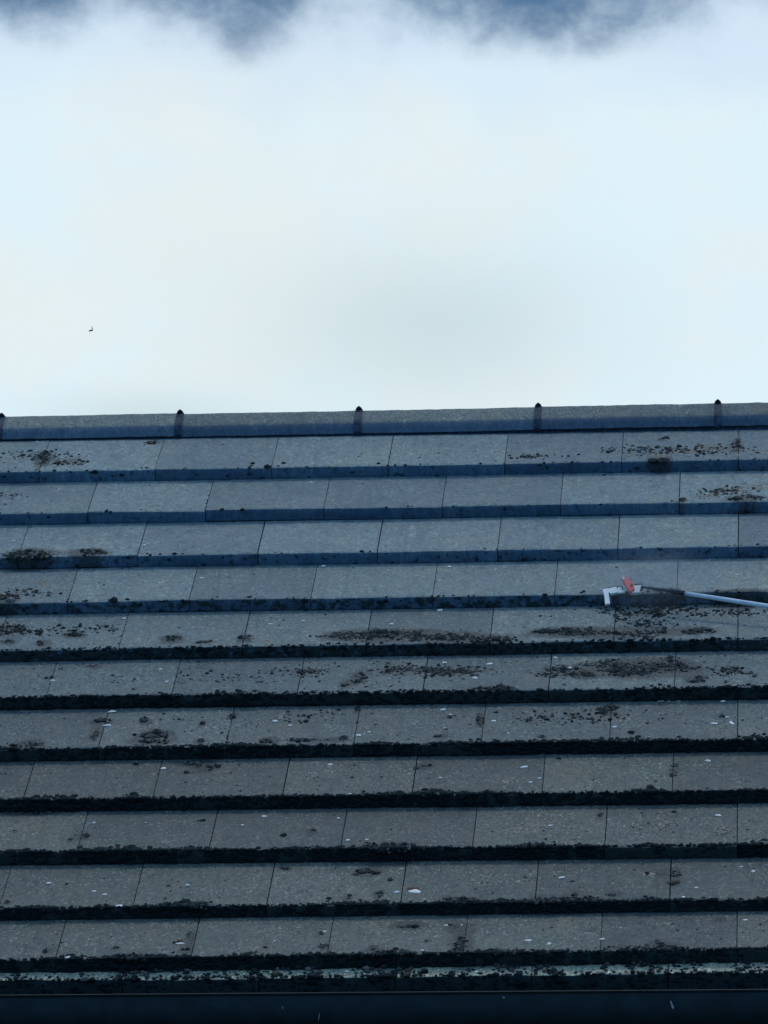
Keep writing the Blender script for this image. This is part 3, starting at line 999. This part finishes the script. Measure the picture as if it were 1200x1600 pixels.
ORD = ['first', 'second', 'third', 'fourth', 'fifth', 'sixth', 'seventh', 'eighth', 'ninth', 'tenth', 'eleventh', 'twelfth',
       'thirteenth', 'fourteenth', 'fifteenth', 'sixteenth']
chip_rank = {}
_rows = {}
for i, (x, s, w_) in enumerate(FLAKES):
    _rows.setdefault(surf_n(x, s)[1], []).append((x, i))
for _l in _rows.values():
    for p_, (x, i) in enumerate(sorted(_l)):
        chip_rank[i] = ORD[p_]
small = []
for q in range(5):
    vs_, fs_ = chip_mesh(1, 1, 40 + q)
    me = bpy.data.meshes.new('pale_chip')
    me.from_pydata([(a * .0058, b * .0036, c) for a, b, c in vs_], [], fs_)
    me.materials.append(M['chip'])
    small.append(me)
slope_q = Matrix((tuple(SX), tuple(SA), tuple(SN))).transposed().to_4x4()
for i, (x, s, w_) in enumerate(FLAKES):
    n_, k_ = surf_n(x, s)
    px = pxm(s)
    if i in CHIP_LABELS:
        lab, brown = CHIP_LABELS[i]
        vs_, fs_ = chip_mesh(w_ * .5 / px, .0042 if w_ < 18 else .008, 100 + i)
        me = bpy.data.meshes.new('pale_chip')
        me.from_pydata(vs_, [], fs_)
        me.materials.append(M['chip'])
        o = bpy.data.objects.new('pale_chip', me)
        tag(o, lab, 'chip')
        sc_ = 1
        if brown:
            vs2, fs2 = chip_mesh(w_ * .42 / px, .006, 200 + i)
            m2 = bpy.data.meshes.new('brown_flake')
            m2.from_pydata([(a - w_ * .12 / px, b + .013, c) for a, b, c in vs2], [], fs2)
            m2.materials.append(M['chip_brown'])
            o2 = bpy.data.objects.new('brown_flake', m2)
            C.objects.link(o2)
            o2.parent = o
    else:
        nth = chip_rank[i]
        o = bpy.data.objects.new('pale_chip', small[i % 5])
        sc_ = w_ / 2 / px / .0052 * .85
        tag(o, 'tiny pale chip, %s chip from the left on the %s tile row from the ridge' % (nth, ORD[k_ - 1]), 'chip',
            'tiny pale chips scattered on the tiles')
    C.objects.link(o)
    tilt = Matrix.Rotation(rng.normal(0, .22), 4, 'Z') @ Matrix.Rotation(rng.uniform(.05, .28), 4, 'X')
    mt = Matrix.Translation(Vector(W(x, s, n_ + .0012))) @ slope_q @ tilt
    if i in (36,):
        mt = mt @ Matrix.Rotation(R(-50), 4, 'Z')
    o.matrix_world = mt @ Matrix.Diagonal((sc_, min(1.1, sc_), 1, 1))

# droppings and scratches on the gutter face
for (x, dz, dx, ln, wd) in ((-.1407, -.031, .006, .019, .0042), (-.9079, -.050, -.003, .016, .0018),
                            (-.5057, -.0115, .004, .003, .0035), (-.987, -.030, 0, .005, .0018)):
    d_ = MB()
    z = gut_z(x)
    n = 8

    def gy(zz):                      # front face of the gutter at this depth
        a = math.asin(min(1, (max(0, -(zz) - .012) / .072)) ** (1 / .75))
        return -.072 - .058 * math.cos(a) - .0006
    pts_ = [(x + dx * (t_ - .5) * 2 * .5, gy(dz - (t_ - .5) * ln), z + dz - (t_ - .5) * ln) for t_ in np.linspace(0, 1, n)]
    d_.tube(pts_, [wd * v_ * .5 for v_ in (.4, .8, .7, .9, 1.1, 1.2, .9, .3)], 8)
    d_.build('dropping', M['dropping'], gut, smooth=True)

# ------------------------------------------------------------------ roof scraper on its long pole
O = W(-.2832, 2.2915, .0)            # on the edge of the fourth row
tool = empty('roof_scraper', O)
tag(tool, 'white roof scraper with a red tongue on a long pale pole', 'scraper')
TV = np.array([0, math.cos(R(55)), math.sin(R(55))])       # the tool leans back a little less than the eye sees it
TD = np.array([0, math.sin(R(55)), -math.cos(R(55))])
BS = (SX, TV, TD)                    # across, up the tool, through it
k_ = 1 / 636.0                       # metres per photo pixel here


def q_(px_, py_):
    """photo offset from the tool's origin -> metres across and off the roof"""
    return ((px_ - 972) * k_, (926 - py_) * k_ / .65)


def outline(*pp):
    return [q_(*p) for p in pp]


def piece(name, mat, d0, d1, *pp, parent=tool, inset=.06):
    m_ = MB()
    m_.prism(outline(*pp)[::-1], BS, O, d0, d1, inset)
    return m_.build(name, M[mat], parent)


br = piece('bracket', 'white', -.008, 0, (947, 918.5), (963, 914.5), (964.5, 924), (954, 926.5), (949, 926))
piece('bracket_edge', 'black', -.0055, .0035, (945, 916.6), (962, 912.6), (963, 914.8), (947, 918.8), parent=br)
leg = piece('scraping_leg', 'white', -.011, -.005, (941.5, 920.5), (949.5, 918.5), (951.5, 930), (953.5, 943), (945.5, 944), (944.5, 932))
piece('leg_rib', 'black', -.0095, -.004, (949.5, 925), (953.0, 925), (957, 941), (954.2, 943), parent=leg)
rg = MB()
cx_, cy_ = q_(967.5, 917.0)
pts_ = [np.array(O) + SX * (cx_ + .0085 * math.cos(a)) + TV * (cy_ + .0100 * math.sin(a)) - TD * .004 for a in np.linspace(-.5, math.pi + .4, 14)]
rg.tube(pts_, .0016, 8)
ring = rg.build('hanging_ring', M['black'], tool, smooth=True)
piece('ring_plate', 'white', -.0045, .001, (963, 917), (966, 913.5), (970, 913.5), (973, 918), (977, 922.5), (963, 923.5), parent=ring)
rt = piece('red_tongue', 'red', -.016, -.008, (970.5, 905), (978, 902.4), (990, 916), (991.5, 923), (984.5, 928), (978, 918.5))
piece('worn_tip', 'pinkwhite', -.0175, -.007, (970.2, 905.5), (973.8, 903.4), (976.4, 906.6), (974.0, 909.6), parent=rt)
piece('rivet', 'black', -.018, -.0155, (985, 917), (987, 916), (988.8, 918), (987, 919.8), (985.2, 919.2), parent=rt)
sc2 = piece('white_blade', 'white', -.011, -.003, (987.5, 915), (1003, 914.5), (1001, 926), (986, 927), (984, 921))
piece('blade_edge', 'black', -.0105, -.002, (989, 912.6), (1004, 912.2), (1003.4, 914.6), (989, 915), parent=sc2)
piece('blade_end', 'black', -.0120, -.004, (1002.4, 916), (1005, 918), (1002.5, 921), (1000.5, 925.5), (999.2, 924.5), (1000.6, 919), parent=sc2)
# pole: grip first, then the pale shaft running off to the right and down the slope
pa = W(-.236, 2.283, .026)
pb = W(-.1400, 2.2264, .030)
pc = W(.0735, 2.1230, .030)
u_ = (pc - pb) / np.linalg.norm(pc - pb)
gr = MB()
gs = [pa + (pb - pa) * t_ for t_ in np.linspace(0, 1.12, 9)]
gr.tube(gs, [.0026, .0028, .0030, .0033, .0036, .0042, .0056, .0062, .0058], 14)
gr.build('foam_grip', M['grip'], tool, smooth=True)
po = MB()
ps = [pb - u_ * .006 + u_ * t_ for t_ in np.linspace(0, 3.1, 24)]
ps = [p + SN * (-.0025 * min(1, i / 8)) for i, p in enumerate(ps)]
po.tube(ps, [.0052 + .0016 * min(1, i / 3) for i in range(24)], 16)
po.build('pole', M['pole'], tool, smooth=True)

# ------------------------------------------------------------------ bird far off in the sky
bd = Vector((-0.08376043, 0.95405161, 0.28769727))
bl = cam.location + bd * 300
pxs = 1 / 43.2
bm_v, bm_f = [], []


def lens(cx_, cz_, ax, L_, r0, n=7, seg=8, flat=.6):
    b0 = len(bm_v)
    for i in range(n):
        t_ = i / (n - 1)
        rr = r0 * (math.sin(math.pi * min(1, max(0, t_ * .92 + .04))) ** .8) + .002
        c_ = Vector((cx_, 0, cz_)) + Vector(ax) * (t_ - .5) * L_
        nx = Vector((-ax[2], 0, ax[0]))
        for q in range(seg):
            a = 2 * math.pi * q / seg
            bm_v.append(c_ + nx * rr * math.cos(a) + Vector((0, 1, 0)) * rr * flat * 2 * math.sin(a))
    for i in range(n - 1):
        for q in range(seg):
            r = (q + 1) % seg
            bm_f.append((b0 + i * seg + q, b0 + i * seg + r, b0 + (i + 1) * seg + r, b0 + (i + 1) * seg + q))
    bm_f.append(tuple(b0 + q for q in range(seg))[::-1])
    bm_f.append(tuple(b0 + (n - 1) * seg + q for q in range(seg)))


lens(0, -.035, (.97, 0, .24), 7.2 * pxs, 1.25 * pxs)        # body with the near wing folded along it
lens(2.0 * pxs, 1.6 * pxs, (-.25, 0, .97), 7.5 * pxs, .55 * pxs, flat=.9)   # raised far wing
bo = mesh_obj('bird', [tuple(v_) for v_ in bm_v], bm_f, M['bird'], None, True)
bo.location = bl
tag(bo, 'tiny dark bird with one wing raised, alone in the pale cloudy sky', 'bird')


# ------------------------------------------------------------------ dust thrown up by the scraping, a thin low cloud on the slope
dm = bpy.data.materials.new('dust')
dm.use_nodes = True
dt = NT(dm.node_tree)
dm.node_tree.nodes.clear()
out_ = dt.n('ShaderNodeOutputMaterial')
vol = dt.n('ShaderNodeVolumePrincipled')
dtc = dt.n('ShaderNodeTexCoord')
obj_c = dtc.outputs['Object']
ln = dt.n('ShaderNodeVectorMath', operation='LENGTH')
dt.put(ln.inputs[0], obj_c)
dn_ = dt.noise(obj_c, 2.2, 4, .6)
dens = dt.m('MULTIPLY', dt.ramp(ln.outputs['Value'], 1.0, .15), dt.ramp(dn_, .32, .72, .15, 1.0))
dt.put(vol.inputs['Density'], dt.m('MULTIPLY', dens, 4.0))
vol.inputs['Color'].default_value = (.62, .68, .72, 1)
dm.node_tree.links.new(vol.outputs[0], out_.inputs['Volume'])
iv = [tuple(v_) for v_ in IV]
me = bpy.data.meshes.new('dust_cloud')
me.from_pydata(iv, [], [tuple(int(q) for q in f_) for f_ in IF])
me.materials.append(dm)
do = bpy.data.objects.new('dust_cloud', me)
C.objects.link(do)
do.matrix_world = Matrix.Translation(Vector(W(-.20, 2.27, .055))) @ slope_q @ Matrix.Diagonal((.20, .17, .085, 1))
tag(do, 'thin grey dust hanging over the tiles around the scraper', 'dust', kind='stuff')
